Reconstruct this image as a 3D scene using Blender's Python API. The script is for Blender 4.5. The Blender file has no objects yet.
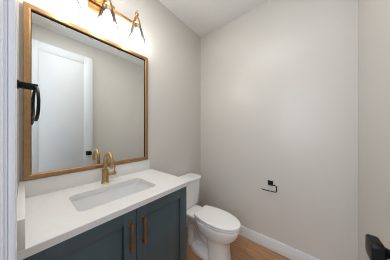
import bpy, bmesh, math, random
from mathutils import Vector, Matrix

S = bpy.context.scene
COL = S.collection
PI = math.pi

# ---------------------------------------------------------------- camera
CX, CH = 1.29, 1.30
cam_d = bpy.data.cameras.new('camera')
cam = bpy.data.objects.new('camera', cam_d)
COL.objects.link(cam)
cam.location = (CX, 0.0, CH)
cam.rotation_euler = (PI / 2, 0, math.radians(39.2))
cam_d.sensor_width = 36.0
cam_d.lens = 138.4 / 390 * 36.0
cam_d.shift_y = 1.7 / 390
cam_d.clip_start = 0.01
S.camera = cam

# ---------------------------------------------------------------- world, lights, exposure
BULB = 82.0          # strength of each lit bulb
HALL = 27.0           # daylight coming down the hall
SKY = 1.3
CEIL_FILL = 9.0           # soft fill added under the ceiling, out of view
world = bpy.data.worlds.new('world')
S.world = world
world.use_nodes = True
bg = world.node_tree.nodes['Background']
bg.inputs[0].default_value = (0.80, 0.88, 1.0, 1)
bg.inputs[1].default_value = SKY

def area(name, loc, rot, sx, sy, energy, color):
    d = bpy.data.lights.new(name, 'AREA')
    d.shape = 'RECTANGLE'
    d.size, d.size_y, d.energy, d.color = sx, sy, energy, color
    o = bpy.data.objects.new(name, d)
    o.location, o.rotation_euler = loc, rot
    COL.objects.link(o)
    return o

# daylight from the hall, outside the doorway
area('hall_daylight', (0.92, -1.42, 1.72), (PI / 2, 0, 0), 1.1, 1.6, HALL, (0.83, 0.91, 1.0))
area('ceiling_fill', (0.78, 0.45, 2.745), (0, 0, 0), 0.8, 0.7, CEIL_FILL, (1.0, 0.99, 0.97))  # unseen fill panel, added to even out the room's brightness

S.view_settings.view_transform = 'Standard'
S.view_settings.look = 'None'
S.view_settings.exposure = 0.0
S.view_settings.gamma = 1.0
S.view_settings.use_curve_mapping = False
S.cycles.max_bounces = 14
S.cycles.diffuse_bounces = 8
S.cycles.glossy_bounces = 6
S.cycles.transparent_max_bounces = 16
S.cycles.use_denoising = True
S.cycles.filter_width = 1.0

# ---------------------------------------------------------------- materials
def srgb(r, g, b):
    f = lambda c: (c / 255 / 12.92) if c / 255 <= 0.04045 else ((c / 255 + 0.055) / 1.055) ** 2.4
    return (f(r), f(g), f(b), 1.0)

def mat(name, color, rough=0.5, metal=0.0, spec=0.5, noise=None, bump=None, coat=0.0):
    m = bpy.data.materials.new(name)
    m.use_nodes = True
    nt = m.node_tree
    b = nt.nodes['Principled BSDF']
    b.inputs['Base Color'].default_value = color
    b.inputs['Roughness'].default_value = rough
    b.inputs['Metallic'].default_value = metal
    b.inputs['Specular IOR Level'].default_value = spec
    b.inputs['Coat Weight'].default_value = coat
    b.inputs['Coat Roughness'].default_value = 0.08
    tc = nt.nodes.new('ShaderNodeTexCoord')
    if noise:
        scale, amt, stretch = noise
        mp = nt.nodes.new('ShaderNodeMapping')
        mp.inputs['Scale'].default_value = stretch
        n = nt.nodes.new('ShaderNodeTexNoise')
        n.inputs['Scale'].default_value = scale
        n.inputs['Detail'].default_value = 5
        r = nt.nodes.new('ShaderNodeValToRGB')
        r.color_ramp.elements[0].position = 0.3
        r.color_ramp.elements[1].position = 0.7
        r.color_ramp.elements[0].color = tuple(c * (1 - amt) for c in color[:3]) + (1,)
        r.color_ramp.elements[1].color = tuple(min(1, c * (1 + amt)) for c in color[:3]) + (1,)
        nt.links.new(tc.outputs['Object'], mp.inputs[0])
        nt.links.new(mp.outputs[0], n.inputs['Vector'])
        nt.links.new(n.outputs['Fac'], r.inputs[0])
        nt.links.new(r.outputs[0], b.inputs['Base Color'])
    if bump:
        scale, st = bump
        n2 = nt.nodes.new('ShaderNodeTexNoise')
        n2.inputs['Scale'].default_value = scale
        n2.inputs['Detail'].default_value = 3
        bp = nt.nodes.new('ShaderNodeBump')
        bp.inputs['Strength'].default_value = st
        bp.inputs['Distance'].default_value = 0.001
        nt.links.new(tc.outputs['Object'], n2.inputs['Vector'])
        nt.links.new(n2.outputs['Fac'], bp.inputs['Height'])
        nt.links.new(bp.outputs[0], b.inputs['Normal'])
    return m

def wood_floor():
    m = bpy.data.materials.new('oak_plank_floor')
    m.use_nodes = True
    nt = m.node_tree
    b = nt.nodes['Principled BSDF']
    tc = nt.nodes.new('ShaderNodeTexCoord')
    br = nt.nodes.new('ShaderNodeTexBrick')
    br.inputs['Color1'].default_value = srgb(190, 146, 107)
    br.inputs['Color2'].default_value = srgb(176, 132, 95)
    br.inputs['Mortar'].default_value = srgb(140, 103, 72)
    br.inputs['Scale'].default_value = 1.0
    br.inputs['Mortar Size'].default_value = 0.0015
    br.inputs['Brick Width'].default_value = 1.2
    br.inputs['Row Height'].default_value = 0.15
    br.offset = 0.37
    mp = nt.nodes.new('ShaderNodeMapping')
    mp.inputs['Scale'].default_value = (2.0, 26.0, 1.0)
    n = nt.nodes.new('ShaderNodeTexNoise')
    n.inputs['Scale'].default_value = 2.2
    n.inputs['Detail'].default_value = 7
    n.inputs['Roughness'].default_value = 0.65
    r = nt.nodes.new('ShaderNodeValToRGB')
    r.color_ramp.elements[0].position = 0.32
    r.color_ramp.elements[1].position = 0.68
    r.color_ramp.elements[0].color = (0.62, 0.58, 0.55, 1)
    r.color_ramp.elements[1].color = (1.15, 1.13, 1.1, 1)
    mx = nt.nodes.new('ShaderNodeMix')
    mx.data_type = 'RGBA'
    mx.blend_type = 'MULTIPLY'
    mx.inputs[0].default_value = 1.0
    L = nt.links.new
    L(tc.outputs['Object'], br.inputs['Vector'])
    L(tc.outputs['Object'], mp.inputs[0])
    L(mp.outputs[0], n.inputs['Vector'])
    L(n.outputs['Fac'], r.inputs[0])
    L(br.outputs['Color'], mx.inputs[6])
    L(r.outputs[0], mx.inputs[7])
    L(mx.outputs[2], b.inputs['Base Color'])
    b.inputs['Roughness'].default_value = 0.42
    return m

def thin_glass():
    m = bpy.data.materials.new('clear_glass')
    m.use_nodes = True
    nt = m.node_tree
    nt.nodes.clear()
    out = nt.nodes.new('ShaderNodeOutputMaterial')
    tr = nt.nodes.new('ShaderNodeBsdfTransparent')
    gl = nt.nodes.new('ShaderNodeBsdfGlossy')
    gl.inputs['Roughness'].default_value = 0.03
    lw = nt.nodes.new('ShaderNodeLayerWeight')
    lw.inputs['Blend'].default_value = 0.5
    pw = nt.nodes.new('ShaderNodeMath')
    pw.operation = 'POWER'
    pw.inputs[1].default_value = 3.0
    ad = nt.nodes.new('ShaderNodeMath')
    ad.operation = 'MULTIPLY_ADD'
    ad.inputs[1].default_value = 0.6
    ad.inputs[2].default_value = 0.05
    nt.links.new(lw.outputs['Facing'], pw.inputs[0])
    nt.links.new(pw.outputs[0], ad.inputs[0])
    mx = nt.nodes.new('ShaderNodeMixShader')
    tint = nt.nodes.new('ShaderNodeValToRGB')
    tint.color_ramp.elements[0].position = 0.10
    tint.color_ramp.elements[1].position = 0.8
    tint.color_ramp.elements[0].color = (0.97, 0.97, 0.96, 1)
    tint.color_ramp.elements[1].color = (0.10, 0.095, 0.09, 1)
    nt.links.new(lw.outputs['Facing'], tint.inputs[0])
    nt.links.new(tint.outputs[0], tr.inputs[0])
    nt.links.new(ad.outputs[0], mx.inputs[0])
    nt.links.new(tr.outputs[0], mx.inputs[1])
    nt.links.new(gl.outputs[0], mx.inputs[2])
    nt.links.new(mx.outputs[0], out.inputs[0])
    return m

def emit(name, color, strength):
    m = bpy.data.materials.new(name)
    m.use_nodes = True
    nt = m.node_tree
    nt.nodes.clear()
    out = nt.nodes.new('ShaderNodeOutputMaterial')
    e = nt.nodes.new('ShaderNodeEmission')
    e.inputs[0].default_value = color
    e.inputs[1].default_value = strength
    nt.links.new(e.outputs[0], out.inputs[0])
    return m

M_WALL = mat('greige_wall_paint', srgb(212, 209, 204), 0.27, spec=0.32, bump=(220, 0.12))
M_CEIL = mat('ceiling_paint', srgb(236, 237, 237), 0.7, spec=0.2, bump=(160, 0.2))
M_TRIM = mat('white_trim_paint', srgb(232, 235, 240), 0.35)
M_DOOR = mat('white_door_paint', srgb(206, 209, 213), 0.38)
M_FLOOR = wood_floor()
M_CAB = mat('slate_blue_cabinet_paint', srgb(72, 89, 96), 0.36, bump=(300, 0.05))
M_CABIN = mat('cabinet_shadow_interior', srgb(60, 66, 70), 0.7)
M_QUARTZ = mat('white_quartz', srgb(226, 225, 223), 0.22, noise=(30, 0.015, (1, 1, 1)))
M_CER = mat('white_vitreous_china', srgb(246, 246, 246), 0.12, coat=0.4)
M_BASIN = mat('sink_china', srgb(230, 231, 232), 0.14, coat=0.4)
M_FRAME_SHADE = mat('painted_frame_shade', srgb(34, 28, 24), 0.6, spec=0.2)  # near-black colour for the shade inside the mirror frame
M_SEAT = mat('white_seat_plastic', srgb(250, 250, 249), 0.22)
M_BRASS = mat('brushed_bronze_gold', srgb(182, 150, 106), 0.28, metal=1.0, noise=(60, 0.06, (1, 1, 8)))
M_FRAME = mat('bronze_gold_frame', srgb(164, 127, 84), 0.34, metal=0.7, noise=(14, 0.10, (3, 3, 3)))
M_PULL = mat('antique_bronze_pull', srgb(160, 126, 86), 0.32, metal=1.0)
M_LIGHTMETAL = mat('satin_gold_light_metal', srgb(176, 138, 90), 0.3, metal=1.0)
M_BLACK = mat('matte_black_metal', srgb(12, 13, 15), 0.42, spec=0.25)
M_CHROME = mat('polished_chrome', srgb(215, 217, 220), 0.12, metal=1.0)
M_MIRROR = mat('silvered_mirror', (0.90, 0.93, 0.915, 1), 0.0, metal=1.0)
M_GLASS = thin_glass()
M_BULB = emit('lit_bulb', (1.0, 0.965, 0.93, 1), BULB)

# ---------------------------------------------------------------- mesh helpers
def B():
    return bmesh.new()

def merge(dst, src):
    me = bpy.data.meshes.new('tmp')
    src.to_mesh(me)
    src.free()
    dst.from_mesh(me)
    bpy.data.meshes.remove(me)

def box(bm, x0, x1, y0, y1, z0, z1, bev=0.0, seg=2):
    t = bmesh.new()
    bmesh.ops.create_cube(t, size=1.0)
    for v in t.verts:
        v.co = Vector(((x0 + x1) / 2 + v.co.x * (x1 - x0), (y0 + y1) / 2 + v.co.y * (y1 - y0), (z0 + z1) / 2 + v.co.z * (z1 - z0)))
    if bev > 0:
        bmesh.ops.bevel(t, geom=t.edges[:], offset=bev, segments=seg, affect='EDGES', profile=0.5)
    merge(bm, t)

def loft(bm, rings, cap0=True, cap1=True):
    vs = [[bm.verts.new(p) for p in r] for r in rings]
    n = len(vs[0])
    for a, b in zip(vs, vs[1:]):
        for i in range(n):
            j = (i + 1) % n
            bm.faces.new((a[i], a[j], b[j], b[i]))
    if cap0:
        bm.faces.new(list(reversed(vs[0])))
    if cap1:
        bm.faces.new(vs[-1])
    return vs

def lathe(bm, prof, c=(0, 0, 0), axis='z', n=28, cap0=True, cap1=True):
    rings = []
    for r, h in prof:
        ring = []
        for k in range(n):
            a = 2 * PI * k / n
            p, q = r * math.cos(a), r * math.sin(a)
            if axis == 'z':
                ring.append((c[0] + p, c[1] + q, c[2] + h))
            elif axis == 'x':
                ring.append((c[0] + h, c[1] + p, c[2] + q))
            else:
                ring.append((c[0] + q, c[1] + h, c[2] + p))
        rings.append(ring)
    loft(bm, rings, cap0, cap1)

def fillet(pts, r, seg=6):
    pts = [Vector(p) for p in pts]
    out = [pts[0]]
    for a, p, b in zip(pts, pts[1:], pts[2:]):
        u, w = (a - p), (b - p)
        d = min(r, u.length * 0.48, w.length * 0.48)
        s, e = p + u.normalized() * d, p + w.normalized() * d
        for k in range(seg + 1):
            t = k / seg
            out.append(s * (1 - t) ** 2 + p * 2 * t * (1 - t) + e * t * t)
    out.append(pts[-1])
    return out

def tube(bm, pts, r, n=14, closed=False, square=False):
    pts = [Vector(p) for p in pts]
    m = len(pts)
    rad = r if isinstance(r, (list, tuple)) else [r] * m
    def tang(i):
        if closed:
            return (pts[(i + 1) % m] - pts[i - 1]).normalized()
        return (pts[min(i + 1, m - 1)] - pts[max(i - 1, 0)]).normalized()
    t0 = tang(0)
    up = Vector((0, 0, 1)) if abs(t0.z) < 0.9 else Vector((0, 1, 0))
    nrm = (up - t0 * up.dot(t0)).normalized()
    rings = []
    for i in range(m):
        t = tang(i)
        nrm = (nrm - t * nrm.dot(t)).normalized()
        bn = t.cross(nrm)
        ring = []
        for k in range(n):
            a = 2 * PI * k / n
            ca, sa = math.cos(a), math.sin(a)
            if square:
                s = 1 / max(abs(ca), abs(sa)) ** 0.85
                ca, sa = ca * s, sa * s
            ring.append(pts[i] + (nrm * ca + bn * sa) * rad[i])
        rings.append(ring)
    if closed:
        rings.append(rings[0])
        vs = [[bm.verts.new(p) for p in q] for q in rings[:-1]]
        for i in range(m):
            a, b = vs[i], vs[(i + 1) % m]
            for k in range(n):
                j = (k + 1) % n
                bm.faces.new((a[k], a[j], b[j], b[k]))
    else:
        loft(bm, rings)

def rrect(cx, cy, hx, hy, r, z, n=7):
    out = []
    for sx, sy, a0 in ((1, 1, 0), (-1, 1, PI / 2), (-1, -1, PI), (1, -1, 1.5 * PI)):
        for k in range(n):
            a = a0 + PI / 2 * k / (n - 1)
            out.append((cx + sx * (hx - r) + r * math.cos(a), cy + sy * (hy - r) + r * math.sin(a), z))
    return out

def egg(uc, af, ab, b, z, nf=2.15, nb=3.0, n=56, yc=0.0):
    out = []
    for k in range(n):
        t = 2 * PI * k / n
        c, s = math.cos(t), math.sin(t)
        e = nf if c >= 0 else nb
        out.append((uc + (af if c >= 0 else ab) * math.copysign(abs(c) ** (2 / e), c), yc + b * math.copysign(abs(s) ** (2 / e), s), z))
    return out

def obj(name, bm, material, parent=None, smooth=True, angle=40):
    bmesh.ops.remove_doubles(bm, verts=bm.verts[:], dist=1e-6)
    bmesh.ops.recalc_face_normals(bm, faces=bm.faces[:])
    me = bpy.data.meshes.new(name)
    if smooth:
        for f in bm.faces:
            f.smooth = True
        lim = math.radians(angle)
        for e in bm.edges:
            if len(e.link_faces) == 2 and e.calc_face_angle(0) > lim:
                e.smooth = False
    bm.to_mesh(me)
    bm.free()
    o = bpy.data.objects.new(name, me)
    me.materials.append(material)
    COL.objects.link(o)
    if parent:
        o.parent = parent
    return o

def thing(name, label, cat, loc, group=None):
    o = bpy.data.objects.new(name, None)
    o.empty_display_size = 0.05
    o.location = loc
    o['label'] = label
    o['category'] = cat
    if group:
        o['group'] = group
    COL.objects.link(o)
    return o

def struct(name, bm, m, label=None, **kw):
    o = obj(name, bm, m, **kw)
    o['kind'] = 'structure'
    if label:
        o['label'] = label
    return o

# ---------------------------------------------------------------- room shell
FY = -0.024           # room face of the front wall (with the doorway)
BY = 1.718            # back wall
RX = 1.607            # right wall
CZ = 2.76             # ceiling
DX0, DX1 = 0.79, 1.535  # door opening
DH = 2.505
HY = -1.55            # far side of the hall

b = B(); box(b, -0.6, 2.6, HY - 0.1, BY + 0.12, -0.1, 0); struct('floor', b, M_FLOOR, 'warm brown wood plank floor')
b = B(); box(b, -0.6, 2.6, HY - 0.1, BY + 0.12, CZ, CZ + 0.1); struct('ceiling', b, M_CEIL, 'flat pale grey ceiling')
b = B(); box(b, -0.12, 0, FY, BY + 0.12, 0, CZ); struct('wall_left', b, M_WALL, 'greige wall behind the mirror and vanity')
b = B(); box(b, 0, RX, BY, BY + 0.12, 0, CZ); struct('wall_back', b, M_WALL, 'greige wall behind the paper holder')
b = B(); box(b, RX, RX + 0.12, FY, BY + 0.12, 0, CZ); struct('wall_right', b, M_WALL, 'greige wall at right beside the open door')
b = B()
box(b, -0.6, DX0 - 0.015, FY - 0.12, FY, 0, CZ)
box(b, DX1 + 0.015, 2.6, FY - 0.12, FY, 0, CZ)
box(b, DX0 - 0.015, DX1 + 0.015, FY - 0.12, FY, DH + 0.015, CZ)
struct('wall_front', b, M_WALL, 'greige wall around the doorway')
b = B(); box(b, -0.6, 2.6, HY - 0.1, HY, 0, CZ); struct('wall_hall', b, M_WALL, 'greige hall wall outside the doorway')

# door jambs + casing of the doorway (left side is seen edge-on at the picture's left)
b = B()
box(b, DX0 - 0.015, DX0, FY - 0.13, FY - 0.0002, 0, DH)
box(b, DX0 - 0.003, DX0 + 0.004, FY - 0.09, FY - 0.0045, 0, DH, 0.002)
struct('trim_1', b, M_TRIM, 'white left door jamb with stop strip')
b = B()
box(b, DX0 - 0.08, DX0 - 0.0005, FY, FY + 0.0105, 0, DH + 0.07, 0.002)
struct('trim_2', b, M_TRIM, 'white door casing left of the doorway')
b = B()
box(b, DX1, DX1 + 0.015, FY - 0.13, FY, 0, DH, 0.002)
box(b, DX0, DX1, FY - 0.13, FY, DH, DH + 0.015, 0.002)
struct('trim_3', b, M_TRIM, 'white right and head jambs of the doorway')
b = B()
box(b, DX0 - 0.004, DX1 + 0.004, FY, FY + 0.0105, DH + 0.004, DH + 0.07, 0.002)
struct('trim_4', b, M_TRIM, 'white head casing over the doorway')

def baseboard(name, pts_fn, label):
    b = B()
    pts_fn(b)
    struct(name, b, M_TRIM, label)
BH = 0.122
def prof_back(b):
    box(b, 0.0, RX, BY - 0.014, BY, 0, BH, 0.003)
baseboard('baseboard_back', prof_back, 'tall flat white baseboard below the paper holder')
def prof_right(b):
    box(b, RX - 0.014, RX, FY, BY - 0.014, 0, BH, 0.003)
baseboard('baseboard_right', prof_right, 'tall flat white baseboard behind the open door')
def prof_left(b):
    box(b, 0.0, 0.014, 0.815, BY - 0.014, 0, BH, 0.003)
baseboard('baseboard_left', prof_left, 'tall flat white baseboard behind the toilet')

# open door lying along the right wall, seen only in the mirror and by its knob
DFX = 1.495
LY0, LY1 = FY + 0.012, 0.705
def leaf():
    b = B()
    st = 0.115
    x0, x1 = DFX, DFX + 0.035
    z0, z1 = 0.012, DH - 0.004
    box(b, x0, x1, LY0, LY0 + st, z0, z1, 0.0015)
    box(b, x0, x1, LY1 - st, LY1, z0, z1, 0.0015)
    box(b, x0, x1, LY0 + st - 0.002, LY1 - st + 0.002, z1 - st, z1, 0.0015)
    box(b, x0, x1, LY0 + st - 0.002, LY1 - st + 0.002, z0, z0 + 0.2, 0.0015)
    return b
door = struct('door_1', leaf(), M_DOOR, 'white single panel shaker door standing open at right')
b = B(); box(b, DFX + 0.005, DFX + 0.030, LY0 + 0.11, LY1 - 0.11, 0.2, DH - 0.11, 0.001)
obj('door_panel', b, M_DOOR, door)
KY, KZ = 0.648, 0.955
def knob(sgn, x):
    k = B()
    hx = 0.033
    # square rose
    rings = [[(x + sgn * d, KY + p[0], KZ + p[1]) for p in [(q[0], q[1]) for q in rrect(0, 0, h, h, 0.006, 0)]] for d, h in ((0, hx), (0.006, hx), (0.008, hx - 0.002))]
    loft(k, rings)
    o = obj('door_knob', k, M_BLACK, door)
    k = B()
    prof = ((0.006, 0.017), (0.014, 0.0125), (0.026, 0.0115), (0.034, 0.015), (0.039, 0.023), (0.042, 0.0285), (0.046, 0.030), (0.060, 0.030), (0.0645, 0.0285), (0.0655, 0.026))
    lim = 1.0
    rings = []
    for d, h in prof:
        rr = h * (1.0 if h < 0.018 else 0.45)
        rings.append([(x + sgn * d, KY + p[0], KZ + p[1]) for p in rrect(0, 0, h, h, min(rr, h * 0.999), 0)])
    loft(k, rings)
    h = obj('knob_grip', k, M_BLACK, o)
    return o
knob(-1, DFX)
b = B()
for hz in (0.25, 1.25, 2.25):
    lathe(b, ((0.007, -0.045), (0.007, 0.045)), (DFX - 0.004, LY0 - 0.004, hz), n=12)
obj('hinge', b, M_BLACK, door)

# ---------------------------------------------------------------- vanity cabinet
CTZ = 0.912           # top of the counter
CTH = 0.030
VY0, VY1 = FY + 0.002, 0.807
CFX = 0.567           # counter front edge
cab = thing('vanity_cabinet', 'dark slate blue shaker vanity cabinet with two doors under white counter', 'cabinet', (0.28, 0.39, 0))
ox, oy = 0.28, 0.39
b = B()
zt = CTZ - CTH
def lb(b, x0, x1, y0, y1, z0, z1, bev=0.001):
    box(b, x0 - ox, x1 - ox, y0 - oy, y1 - oy, z0, z1, bev)
lb(b, 0.003, 0.525, VY0, VY0 + 0.018, 0.0, zt)
lb(b, 0.003, 0.525, VY1 - 0.018, VY1, 0.0, zt)
lb(b, 0.003, 0.525, VY0 + 0.018, VY1 - 0.018, 0.10, 0.118)
lb(b, 0.003, 0.015, VY0 + 0.018, VY1 - 0.018, 0.118, zt)
lb(b, 0.507, 0.525, VY0 + 0.018, VY1 - 0.018, zt - 0.045, zt)
lb(b, 0.45, 0.465, VY0 + 0.018, VY1 - 0.018, 0.0, 0.10)
obj('body', b, M_CAB, cab)
mid = 0.3945
for y0, y1, hy in ((VY0 + 0.003, mid - 0.0015, 0.356), (mid + 0.0015, VY1 - 0.001, 0.4295)):
    z0, z1 = 0.105, zt - 0.012
    fx0, fx1 = 0.526, 0.546
    w = 0.066
    b = B()
    lb(b, fx0, fx1, y0, y0 + w, z0, z1)
    lb(b, fx0, fx1, y1 - w, y1, z0, z1)
    lb(b, fx0, fx1, y0 + w - 0.001, y1 - w + 0.001, z1 - w, z1)
    lb(b, fx0, fx1, y0 + w - 0.001, y1 - w + 0.001, z0, z0 + w)
    d = obj('door', b, M_CAB, cab)
    b = B()
    lb(b, fx0 + 0.002, fx1 - 0.012, y0 + w + 0.004, y1 - w - 0.004, z0 + w + 0.004, z1 - w - 0.004, 0.0005)
    obj('door_panel', b, M_CAB, d)
    b = B()
    pz0, pz1 = 0.665, 0.815
    lb(b, fx1 + 0.021, fx1 + 0.033, hy - 0.007, hy + 0.007, pz0, pz1, 0.0018)
    for pz in (pz0 + 0.013, pz1 - 0.013):
        lathe(b, ((0.0105, 0.0), (0.0105, 0.003), (0.006, 0.005), (0.006, 0.023)), (fx1 - ox, hy - oy, pz), axis='x', n=16)
    obj('pull_handle', b, M_PULL, d)

# ---------------------------------------------------------------- countertop with splashes
top = thing('countertop', 'white quartz vanity counter with low backsplash and cut-out for the sink', 'countertop', (0.28, 0.39, CTZ - CTH))
SX, SY, SHX, SHY, SR = 0.312, 0.383, 0.134, 0.223, 0.035
CY0, CY1 = FY + 0.001, 0.833
def counter():
    b = B()
    x0, x1, y0, y1 = 0.001 - ox, CFX - ox, CY0 - oy, CY1 - oy
    e = 0.002
    inner = rrect(SX - ox, SY - oy, SHX, SHY, SR, 0, 8)
    def outer(inset):
        return [(x0 + inset, y0 + inset), (x1 - inset, y0 + inset), (x1 - inset, y1 - inset), (x0 + inset, y1 - inset)]
    lev = []
    for z, ins in ((0, 0), (CTH - e, 0), (CTH, e)):
        ov = [b.verts.new((p[0], p[1], z)) for p in outer(ins)]
        iv = [b.verts.new((p[0], p[1], z)) for p in inner]
        lev.append((ov, iv))
    for (oa, ia), (ob, ib) in zip(lev, lev[1:]):
        for A, Bv in ((oa, ob), (ia, ib)):
            n = len(A)
            for i in range(n):
                j = (i + 1) % n
                b.faces.new((A[i], A[j], Bv[j], Bv[i]))
    for o_, i_ in (lev[0], lev[-1]):
        ed = []
        for L_ in (o_, i_):
            n = len(L_)
            for k in range(n):
                ed.append(b.edges.get((L_[k], L_[(k + 1) % n])))
        bmesh.ops.triangle_fill(b, edges=ed, use_beauty=True, use_dissolve=False)
    return b
obj('slab', counter(), M_QUARTZ, top, angle=30)
b = B()
lb(b, 0.001, 0.020, CY0, CY1 - 0.02, CTH + 0.0003, CTH + 0.1016, 0.0015)
obj('backsplash', b, M_QUARTZ, top)
b = B()
lb(b, 0.0205, CFX - 0.001, CY0, 0.0, CTH + 0.0003, CTH + 0.1016, 0.0015)
obj('side_splash', b, M_QUARTZ, top)

# ---------------------------------------------------------------- sink
sink = thing('sink', 'white rectangular undermount sink basin set into the counter', 'sink', (SX, SY, CTZ - CTH - 0.15))
def sink_bm():
    b = B()
    dz = 0.15
    rings = []
    spec = ((0.016, 0.0, 0.0), (0.004, 0.0, 0.0), (0.003, 0.0, -0.004), (-0.004, 0.0, -0.04), (-0.012, 0.0, -0.095),
            (-0.020, 0.0, -0.115), (-0.035, 0.004, -0.127), (-0.055, 0.01, -0.131), (-0.09, 0.0, -0.134))
    for g, _, z in spec:
        rings.append(rrect(0, 0, SHX + g, SHY + g, max(0.012, SR + g * 0.6), dz + z - 0.001, 8))
    # outside of the bowl
    back = [rrect(0, 0, SHX + g, SHY + g, max(0.012, SR + g * 0.6), dz + z - 0.001, 8) for g, z in ((-0.09, -0.146), (-0.03, -0.142), (0.0, -0.11), (0.010, -0.03), (0.016, -0.014))]
    allr = list(reversed(rings)) 
    loft(b, allr + list(reversed(back)), True, True)
    return b
obj('basin', sink_bm(), M_BASIN, sink, angle=60)
b = B()
lathe(b, ((0.030, 0.0152), (0.031, 0.018), (0.028, 0.0195), (0.020, 0.0185), (0.018, 0.021), (0.004, 0.023)), (-0.03, 0, 0.0), n=28)
obj('drain', b, M_BRASS, sink)['label'] = 'brass coloured drain'

# ---------------------------------------------------------------- faucet
FX, FYY = 0.09, 0.386
fau = thing('faucet', 'brushed bronze single handle faucet with arched spout behind the sink', 'faucet', (FX, FYY, CTZ + 0.0003))
b = B()
lathe(b, ((0.0265, 0.0), (0.0265, 0.006), (0.0235, 0.009), (0.0225, 0.012), (0.0225, 0.098), (0.021, 0.102), (0.0135, 0.104)), n=32)
obj('body', b, M_BRASS, fau)
b = B()
R = 0.064
pts = [(0, 0, 0.10), (0, 0, 0.13), (0, 0, 0.162)]
for k in range(1, 17):
    a = PI - (PI * 1.12) * k / 16
    pts.append((R + R * math.cos(a), 0, 0.166 + R * math.sin(a)))
l = Vector(pts[-1]) + (Vector(pts[-1]) - Vector(pts[-2])).normalized() * 0.012
pts.append(tuple(l))
tube(b, pts, [0.0125] * len(pts), 18)
bmesh.ops.rotate(b, verts=b.verts[:], cent=(0, 0, 0), matrix=Matrix.Rotation(math.radians(0.5), 3, 'Z'))
obj('spout', b, M_BRASS, fau)
b = B()
lathe(b, ((0.012, 0.020), (0.012, 0.052), (0.0135, 0.053), (0.0135, 0.074), (0.012, 0.076)), (0, 0, 0.058), axis='y', n=22)
tube(b, fillet([(0, 0.064, 0.062), (0, 0.068, 0.10), (0.004, 0.074, 0.152)], 0.02), 0.0045, 10)
obj('handle', b, M_BRASS, fau)

# ---------------------------------------------------------------- mirror
MY0, MY1 = -0.008, 0.790
MZ0, MZ1 = 1.018, 2.051
mir = thing('wall_mirror', 'large rectangular mirror in a slim bronze-gold frame above the vanity', 'mirror', (0, (MY0 + MY1) / 2, MZ0))
b = B()
my = (MY0 + MY1) / 2
hy, hz = (MY1 - MY0) / 2, (MZ1 - MZ0)
fw = 0.029
# mitred frame: section swept round the four corners
sec = [(0.001, 0.0), (0.026, 0.0), (0.028, 0.002), (0.028, fw - 0.005), (0.026, fw - 0.002), (0.021, fw), (0.001, fw)]
rings = []
for sy, z in ((-1, 0), (1, 0), (1, hz), (-1, hz)):
    rings.append([(x, sy * (hy - i), (z + i) if z == 0 else (z - i)) for x, i in sec])
vs = [[b.verts.new(p) for p in r] for r in rings]
for i in range(4):
    A, C = vs[i], vs[(i + 1) % 4]
    n = len(A)
    for k in range(n):
        j = (k + 1) % n
        b.faces.new((A[k], A[j], C[j], C[k]))
obj('frame', b, M_FRAME, mir, angle=30)
b = B()  # dark strips stand in for shade along the frame's inner edge
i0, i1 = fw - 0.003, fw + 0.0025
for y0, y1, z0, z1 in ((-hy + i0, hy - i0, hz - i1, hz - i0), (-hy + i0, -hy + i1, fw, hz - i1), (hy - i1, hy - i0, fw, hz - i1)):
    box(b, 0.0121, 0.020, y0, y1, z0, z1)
obj('inner_shade_strip', b, M_FRAME_SHADE, mir, smooth=False)['label'] = 'thin dark strip painted as shade inside the frame'
b = B()
box(b, 0.006, 0.012, -hy + fw - 0.004, hy - fw + 0.004, fw - 0.004, hz - fw + 0.004)
obj('mirror_glass', b, M_MIRROR, mir, smooth=False)

# ---------------------------------------------------------------- vanity light
LY, LZ = 0.389, 2.296
van = thing('vanity_light', 'three-light gold vanity sconce with clear cone glass shades above mirror', 'wall light', (0, LY, LZ))
b = B(); box(b, 0.001, 0.026, -0.092, 0.092, -0.06, 0.06, 0.003); obj('wall_plate', b, M_LIGHTMETAL, van)
b = B()
box(b, 0.040, 0.058, -0.245, 0.245, -0.010, 0.010, 0.0015)
for yy in (-0.045, 0.045):
    lathe(b, ((0.007, 0.024), (0.007, 0.042)), (0, yy, 0), axis='x', n=14)
obj('bar', b, M_LIGHTMETAL, van)
SXL = 0.13
shade_src = None
for yy in (-0.228, 0.0, 0.228):
    b = B()
    tube(b, [(0.056, yy, 0), (SXL - 0.01, yy, 0)], 0.006, 12)
    lathe(b, ((0.029, -0.056), (0.0315, -0.054), (0.030, -0.044), (0.020, -0.004), (0.013, 0.006), (0.007, 0.010), (0.006, 0.016), (0.010, 0.019), (0.0145, 0.026),
              (0.0155, 0.033), (0.0135, 0.041), (0.007, 0.047), (0.004, 0.050), (0.004, 0.055), (0.0075, 0.059), (0.0075, 0.066), (0.003, 0.071)), (SXL, yy, 0), n=24)
    lathe(b, ((0.014, -0.095), (0.016, -0.09), (0.016, -0.056)), (SXL, yy, 0), n=18)
    h = obj('socket_holder', b, M_LIGHTMETAL, van)
    b = B()
    lathe(b, ((0.0305, -0.044), (0.0335, -0.062), (0.051, -0.125), (0.0660, -0.180), (0.0690, -0.183), (0.0700, -0.1865), (0.0685, -0.190), (0.0655, -0.191), (0.0640, -0.188)),
          (SXL, yy, 0), n=40, cap0=False, cap1=False)
    obj('glass_shade', b, M_GLASS, h)['label'] = 'clear cone glass shade'
    b = B()
    lathe(b, ((0.012, -0.092), (0.016, -0.102), (0.025, -0.118), (0.030, -0.134), (0.030, -0.146), (0.025, -0.160), (0.014, -0.169), (0.002, -0.172)), (SXL, yy, 0), n=24)
    obj('bulb', b, M_BULB, h)['label'] = 'glowing white bulb'

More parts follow.
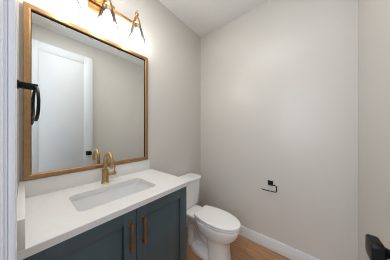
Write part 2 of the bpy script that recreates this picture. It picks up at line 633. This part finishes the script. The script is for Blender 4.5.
# ---------------------------------------------------------------- towel ring on the front wall
TX, TZ = 0.29, 1.510
ring = thing('towel_ring', 'matte black towel ring on square arm beside the mirror', 'towel ring', (TX, FY, TZ))
b = B()
box(b, -0.018, 0.018, 0.0005, 0.006, -0.018, 0.018, 0.002)
obj('rosette', b, M_BLACK, ring)
b = B()
box(b, -0.010, 0.010, 0.005, 0.063, -0.014, 0.014, 0.002)
obj('arm', b, M_BLACK, ring)
b = B()
RR = 0.078
ang = math.radians(4.5)
pts = []
for k in range(48):
    a = 2 * PI * k / 48
    p = RR * math.cos(a)
    pts.append((p * math.cos(ang), 0.055 + p * math.sin(ang), -0.078 + RR * math.sin(a)))
tube(b, pts, 0.0058, 12, closed=True)
obj('ring', b, M_BLACK, ring)

# ---------------------------------------------------------------- toilet paper holder
PX, PZ = 0.9695, 0.734
ph = thing('toilet_paper_holder', 'empty matte black toilet paper holder with open hook arm on wall', 'paper holder', (PX, BY, PZ))
b = B(); box(b, -0.025, 0.025, -0.010, -0.0005, -0.025, 0.025, 0.002); obj('rosette', b, M_BLACK, ph)
b = B()
tube(b, [(0, -0.008, 0), (0, -0.060, 0)], 0.008, 14)
tube(b, fillet([(-0.005, -0.060, 0.0), (0.066, -0.060, 0.0), (0.066, -0.060, -0.070), (-0.070, -0.060, -0.070), (-0.078, -0.060, -0.062)], 0.018), 0.0048, 12)
obj('hook_arm', b, M_BLACK, ph)

# ---------------------------------------------------------------- toilet
TYC = 1.25
toi = thing('toilet', 'white two-piece elongated toilet with closed lid beside the vanity', 'toilet', (0, TYC, 0))
def bowl_bm():
    b = B()
    spec = [  # z, uc, af, ab, b, nf, nb
        (0.000, 0.585, 0.120, 0.105, 0.114, 2.5, 3.0),
        (0.006, 0.585, 0.121, 0.106, 0.116, 2.5, 3.0),
        (0.030, 0.585, 0.116, 0.100, 0.110, 2.5, 3.0),
        (0.100, 0.583, 0.112, 0.096, 0.106, 2.5, 3.0),
        (0.180, 0.580, 0.113, 0.098, 0.106, 2.5, 3.0),
        (0.222, 0.572, 0.125, 0.110, 0.110, 2.4, 2.8),
        (0.240, 0.562, 0.150, 0.130, 0.114, 2.3, 2.6),
        (0.256, 0.548, 0.188, 0.160, 0.122, 2.2, 2.6),
        (0.272, 0.538, 0.216, 0.180, 0.130, 2.15, 2.6),
        (0.292, 0.532, 0.238, 0.192, 0.137, 2.1, 2.6),
        (0.320, 0.530, 0.254, 0.200, 0.143, 2.1, 2.6),
        (0.350, 0.530, 0.263, 0.200, 0.147, 2.1, 2.6),
        (0.372, 0.530, 0.265, 0.200, 0.148, 2.1, 2.6),
        (0.379, 0.530, 0.262, 0.198, 0.145, 2.1, 2.6),
        (0.382, 0.530, 0.254, 0.190, 0.138, 2.1, 2.6)]
    loft(b, [egg(uc, af, ab, bb, z, nf, nb) for z, uc, af, ab, bb, nf, nb in spec])
    # rear deck carrying the tank
    t = B()
    loft(t, [rrect(0.215, 0, 0.165, h, 0.03, z) for z, h in ((0.325, 0.085), (0.345, 0.10), (0.355, 0.108), (0.380, 0.110), (0.384, 0.107))])
    merge(b, t)
    # trapway: curved body behind the pedestal
    t = B()
    path = [(0.55, 0, 0.20), (0.47, 0, 0.14), (0.40, 0, 0.16), (0.36, 0, 0.24), (0.31, 0, 0.30), (0.25, 0, 0.28), (0.225, 0, 0.18), (0.23, 0, 0.06), (0.23, 0, 0.0)]
    tube(t, fillet(path, 0.06, 5), 0.058, 22)
    merge(b, t)
    t = B()
    loft(t, [egg(0.36, 0.20, 0.165, h, z, 2.6, 3.0) for z, h in ((0.08, 0.035), (0.28, 0.040), (0.37, 0.075))])
    merge(b, t)
    # foot flange with the bolt
    t = B()
    loft(t, [egg(0.42, 0.20 - d, 0.165 - d, 0.108 - d, z, 2.6, 3.2) for z, d in ((0.0, 0.0), (0.018, 0.0), (0.034, 0.005), (0.046, 0.016), (0.060, 0.036), (0.09, 0.05))])
    merge(b, t)
    return b
obj('bowl', bowl_bm(), M_CER, toi, angle=50)
def lid_outline(inset, z):
    prof = [(0.338, 0.090), (0.341, 0.104), (0.350, 0.114), (0.37, 0.122), (0.41, 0.134), (0.46, 0.144), (0.52, 0.151), (0.57, 0.152), (0.625, 0.147),
            (0.68, 0.133), (0.725, 0.113), (0.762, 0.087), (0.788, 0.059), (0.803, 0.031), (0.808, 0.0)]
    c = 0.57
    out = []
    for u, w in prof[:-1]:
        out.append((u, w))
    out.append(prof[-1])
    out += [(u, -w) for u, w in reversed(prof[:-1])]
    res = []
    for u, w in out:
        d = Vector((u - c, w * 1.3))
        d.normalize()
        res.append((u - d.x * inset, w - d.y * inset, z))
    return res
b = B()
loft(b, [lid_outline(d + 0.003, z) for z, d in ((0.381, 0.032), (0.3885, 0.030), (0.3890, 0.002), (0.391, 0.0), (0.401, 0.0), (0.4030, 0.002), (0.4035, 0.030), (0.409, 0.032))])
obj('seat', b, M_SEAT, toi, angle=50)
b = B()
loft(b, [lid_outline(d, z) for z, d in ((0.4092, 0.032), (0.4100, 0.030), (0.4105, 0.002), (0.4130, 0.0), (0.423, 0.001), (0.427, 0.006), (0.4295, 0.022), (0.431, 0.08))])
box(b, 0.336, 0.372, -0.10, 0.10, 0.386, 0.4125, 0.004)
obj('lid', b, M_SEAT, toi, angle=50)
b = B()
loft(b, [rrect(0.120, -0.01, hx, hh, 0.05, z, 8) for z, hx, hh in ((0.386, 0.07, 0.155), (0.394, 0.082, 0.175), (0.41, 0.088, 0.185), (0.55, 0.094, 0.197), (0.698, 0.099, 0.206))])
obj('tank', b, M_CER, toi, angle=50)
b = B()
loft(b, [rrect(0.124, -0.01, 0.110 - d, 0.220 - d, 0.055 - d, z, 8) for z, d in ((0.699, 0.006), (0.702, 0.001), (0.706, 0.0), (0.722, 0.0), (0.730, 0.003), (0.734, 0.010), (0.7355, 0.03))])
obj('tank_lid', b, M_CER, toi, angle=50)
b = B()
lathe(b, ((0.016, 0.0), (0.016, 0.008), (0.009, 0.010), (0.009, 0.018)), (0.216, -0.16, 0.648), axis='x', n=18)
tube(b, [(0.232, -0.162, 0.648), (0.236, -0.13, 0.646), (0.238, -0.095, 0.642)], [0.008, 0.0075, 0.0085], 12)
obj('flush_lever', b, M_CER, toi)
for s in (-1, 1):
    b = B()
    lathe(b, ((0.013, 0.032), (0.013, 0.042), (0.011, 0.050), (0.006, 0.055), (0.001, 0.056)), (0.335, s * 0.088, 0), n=18)
    obj('bolt_cap', b, M_SEAT, toi)
